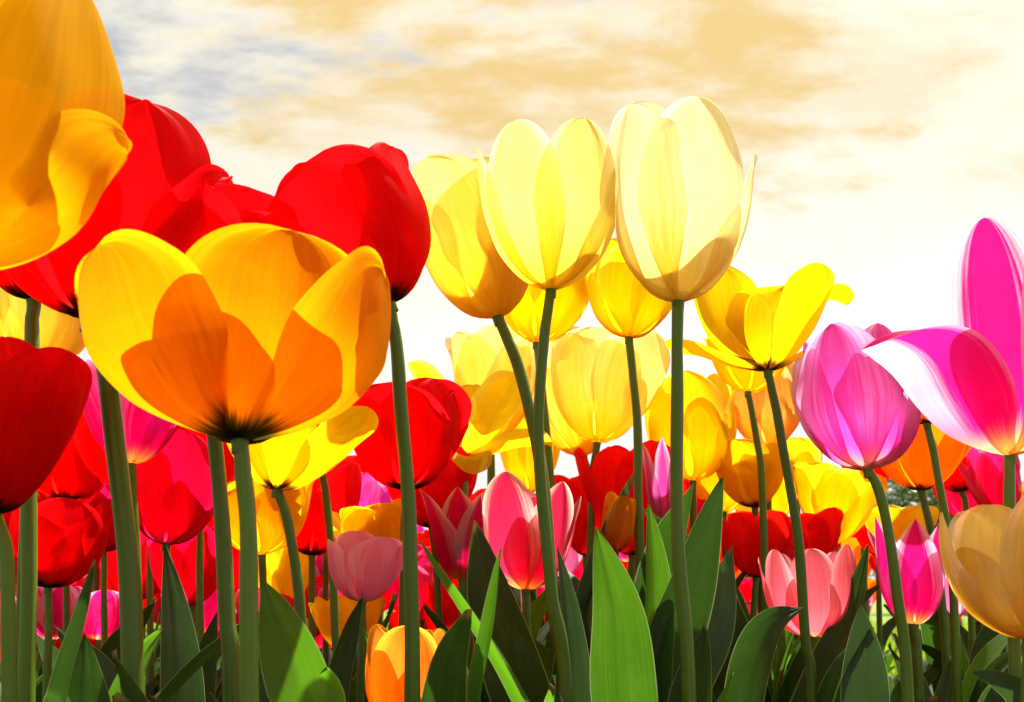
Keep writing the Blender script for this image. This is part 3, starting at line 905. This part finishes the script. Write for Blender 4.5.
tulip('small golden tulip left of and behind the mauve pink one', (326, 552), (50, 46), .84, 'gold', 'cup', stem=[(326, 640), (326, 702)], sw=8, seed=70)
tulip('orange tulip half cut by the lower border, beside the stem of the round red one', (400, 730), (70, 100), .50, 'apricot', 'egg', stem=[(400, 780)], sw=14, seed=71)
tulip('amber tulip low between the mauve pink one and the gold bowl stem', (345, 650), (66, 48), .72, 'gold', 'bowl', stem=[(346, 700), (346, 740)], sw=9, seed=72)
tulip('red tulip with wavy top against white sky, right of the crossing stems', (632, 556), (84, 104), .78, 'scarlet', 'bowl', stem=[(632, 620), (632, 702)], sw=9, seed=73, ruffle=2.2)
tulip('red tulip just right of the cream margined pink one', (586, 556), (60, 76), .84, 'scarlet', 'bowl', stem=[(586, 620), (586, 702)], sw=9, seed=74)
tulip('violet tulip with narrow pointed petals beside the tall straight stem', (664, 520), (40, 76), .74, 'violet', 'lily', stem=[(666, 600), (666, 702)], sw=8, seed=75, over=dict(wr=1.1))
tulip('slim orange tulip in front of the wavy red one, above the bright green leaf', (616, 552), (28, 54), .70, 'apricot', 'egg', stem=[(618, 620), (618, 702)], sw=8, seed=76)
tulip('small pink and white tulip peeping over the edge of the bright green leaf', (630, 562), (34, 34), .90, 'flame', 'goblet', stem=[(630, 640), (630, 702)], sw=7, seed=77)
tulip('amber tulip under the narrow petalled violet one', (672, 556), (40, 40), .86, 'orange', 'cup', stem=[(672, 640), (672, 702)], sw=7, seed=78)
# --- the crowd at the left
tulip('pink tulip with white flank and yellow base, behind the bent front stem', (131, 464), (118, 116), .54, 'flame', 'lily', stem=[(134, 520), (138, 640), (140, 740)], sw=12, seed=81, over=dict(ang=(8, 50, 70, 80, 78), wr=1.9, vm=.5, pw=2.0, pq=.7),
      leaves=[dict(pts=[(180, 800), (182, 700), (176, 620), (165, 542)], w=44, d=.53, kind='blue', turn=-8, fold=.3, label='grey green leaf with a pale dry patch'),
              dict(pts=[(84, 800), (86, 720), (86, 680), (85, 634)], w=56, d=.45, kind='dark', turn=5, fold=.3, wide=.3, wave=.5)])
tulip('red tulip with dark base close behind the pink and white one at the left', (128, 489), (112, 82), .62, 'red', 'bowl', stem=[(130, 560), (131, 702)], sw=10, seed=82)
tulip('red tulip below the dark red border one, right of the paired stems', (48, 588), (86, 92), .56, 'red', 'egg', stem=[(48, 640), (46, 740)], sw=10, seed=83,
      leaves=[dict(pts=[(112, 800), (120, 710), (140, 660), (163, 628)], w=34, d=.48, kind='leaf', turn=35, fold=.4)])
tulip('deep rose tulip with mauve base, right of the stem of the frayed red one', (166, 545), (78, 102), .60, 'crimson', 'egg', stem=[(168, 600), (170, 740)], sw=10, seed=84)
tulip('crimson tulip between the red egg shaped one and the frayed red tulip stem', (104, 552), (60, 70), .76, 'crimson', 'goblet', stem=[(104, 620), (104, 702)], sw=8, seed=85)
tulip('red tulip right of the deep rose one, behind the two front stems', (192, 606), (70, 76), .72, 'crimson', 'cup', stem=[(192, 650), (192, 740)], sw=9, seed=86,
      leaves=[dict(pts=[(196, 800), (198, 720), (206, 660), (217, 612)], w=34, d=.60, kind='dark', turn=10, fold=.4)])
tulip('red tulip hidden under the wide amber bowl, above the golden cup', (200, 500), (80, 78), .66, 'red', 'goblet', stem=[(200, 580), (200, 702)], sw=9, seed=87)
tulip('golden cup shaped tulip behind the two front stems', (262, 555), (84, 68), .68, 'gold', 'cup', stem=[(264, 610), (265, 740)], sw=10, seed=88)
tulip('bright red tulip right of the gold bowl stem', (312, 556), (72, 86), .78, 'red', 'goblet', stem=[(312, 620), (312, 702)], sw=9, seed=89)
tulip('yellow tulip low behind the leaning stem of the gold bowl', (284, 606), (62, 58), .84, 'lemon', 'bowl', stem=[(284, 660), (284, 740)], sw=9, seed=90)
tulip('crimson tulip low behind the wide amber bowl stem', (232, 596), (60, 62), .86, 'crimson', 'cup', stem=[(232, 660), (232, 740)], sw=9, seed=91)
tulip('bright red tulip behind the dark red border one', (66, 500), (90, 84), .72, 'scarlet', 'goblet', stem=[(66, 600), (66, 702)], sw=8, seed=92)
tulip('rose pink tulip above the crimson one, behind the frayed red tulip stem', (96, 510), (56, 60), .90, 'rose', 'cup', stem=[(96, 600), (96, 702)], sw=8, seed=93)
tulip('small pink and white tulip low at the left, right of the paired stems', (52, 640), (54, 50), .78, 'flame', 'bowl', stem=[(54, 690), (54, 740)], sw=8, seed=94)
tulip('small pink and white tulip between the dark narrow leaf and the frayed red tulip stem', (98, 640), (44, 46), .84, 'flame', 'goblet', stem=[(98, 690), (98, 740)], sw=8, seed=95)
tulip('small white edged pink tulip behind the two front stems, low', (208, 634), (40, 50), .90, 'flame', 'goblet', stem=[(208, 690), (208, 740)], sw=8, seed=96)
tulip('red tulip at the left border beside the paired stems, low', (-4, 590), (60, 90), .60, 'red', 'goblet', stem=[(-4, 640), (-4, 740)], sw=8, seed=97)
tulip('crimson tulip filling the gap above the small pink and white ones at the left', (140, 600), (66, 74), .92, 'crimson', 'goblet', stem=[(140, 690), (140, 740)], sw=8, seed=101)
tulip('scarlet tulip behind the rose pink one, above the crimson crowd at the left', (150, 500), (84, 70), .80, 'scarlet', 'goblet', stem=[(150, 600), (150, 702)], sw=8, seed=102)
tulip('scarlet tulip behind the deep rose one, showing beside the front stems', (196, 545), (76, 80), .84, 'scarlet', 'cup', stem=[(196, 640), (196, 740)], sw=8, seed=103)
tulip('deep pink tulip low left of the leaning gold bowl stem', (258, 606), (50, 50), 1.0, 'rose', 'cup', stem=[(258, 690), (258, 740)], sw=7, seed=104)
tulip('red tulip low behind the leaf with its upper half in shade', (306, 640), (58, 60), .96, 'red', 'goblet', stem=[(306, 700), (306, 740)], sw=7, seed=105)
tulip('scarlet tulip behind the golden round one, left of the round red tulip stem', (350, 530), (70, 66), .98, 'scarlet', 'goblet', stem=[(350, 640), (350, 702)], sw=7, seed=106)
tulip('deep pink tulip low right of the golden round one, behind the stem', (408, 600), (50, 52), .90, 'rose', 'cup', stem=[(408, 690), (408, 740)], sw=7, seed=107)
tulip('scarlet tulip low behind the white and pink one left of centre', (446, 600), (60, 64), .98, 'scarlet', 'goblet', stem=[(446, 690), (446, 740)], sw=7, seed=108)
tulip('red tulip behind the pink one with cream margins, above the middle leaves', (500, 560), (66, 66), .96, 'red', 'goblet', stem=[(500, 650), (500, 740)], sw=7, seed=109)
tulip('scarlet tulip at the left border above the low red one', (8, 556), (80, 80), .80, 'scarlet', 'cup', stem=[(8, 640), (8, 740)], sw=8, seed=110)
tulip('deep pink tulip low between the paired stems and the red egg shaped one', (78, 600), (56, 56), .98, 'rose', 'cup', stem=[(78, 690), (78, 740)], sw=7, seed=111)
tulip('scarlet tulip low behind the tall straight stem, above the narrow dark leaf', (716, 580), (66, 62), .98, 'scarlet', 'goblet', stem=[(716, 690), (716, 740)], sw=7, seed=112)


# ------------------------------------------------------------------ loose foreground leaves belong to plants whose flowers stand higher
def fillers():
    """small far tulips: one of each colour built with its parts, then copied"""
    rng = random.Random(77)
    kinds = [('red', 'red', 'goblet', 46), ('rose', 'deep pink', 'cup', 44), ('gold', 'golden yellow', 'bowl', 14), ('flame', 'pink and white', 'lily', 30), ('orange', 'orange', 'bowl', 18), ('crimson', 'crimson', 'egg', 22), ('mauve', 'pale pink', 'cup', 26)]
    for mat, word, form, n in kinds:
        proto = None
        grp = 'small %s tulips at the back of the bed' % word
        lab = 'small %s tulip far back in the bed, half hidden by nearer stems' % word
        for i in range(n):
            for tries in range(60):
                y = .8 + 1.6 * rng.random() ** 1.3
                px = rng.uniform(-20, 1044)
                if rng.random() < .45:
                    px = rng.uniform(-20, 600)
                low = rng.random() < .32
                if low:
                    px = rng.uniform(0, 500)
                    y = rng.uniform(.72, 1.05)
                X = ground_x(px, y)
                if all((X - a) ** 2 + (y - b) ** 2 > .045 ** 2 for a, b in BED):
                    break
            if proto is None:
                py = 600 - (.245 - CAM_H) / (y * 1.0) * 1000
                proto = tulip(lab, (px, py), (66 / y * .95, 64 / y), y, mat, form, stem=[(px + 3, 620)], foot=px + 4, sw=6.5 / y, group=grp, nfill=3, res=.5, seed=500 + n)
            else:
                r = proto.copy()
                COL.objects.link(r)
                r.location = (X, y, 0)
                r.rotation_euler = (rng.uniform(-.12, .12), rng.uniform(-.12, .12), rng.uniform(0, 6.28))
                s = rng.uniform(.6, .8) if low else rng.uniform(.62, 1.04)
                r.scale = (s, s, s * rng.uniform(.94, 1.06))
                for ch in proto.children:
                    c = ch.copy()
                    COL.objects.link(c)
                    c.parent = r
                    for g in ch.children:
                        q = g.copy()
                        COL.objects.link(q)
                        q.parent = c
                BED.append((X, y))


fillers()
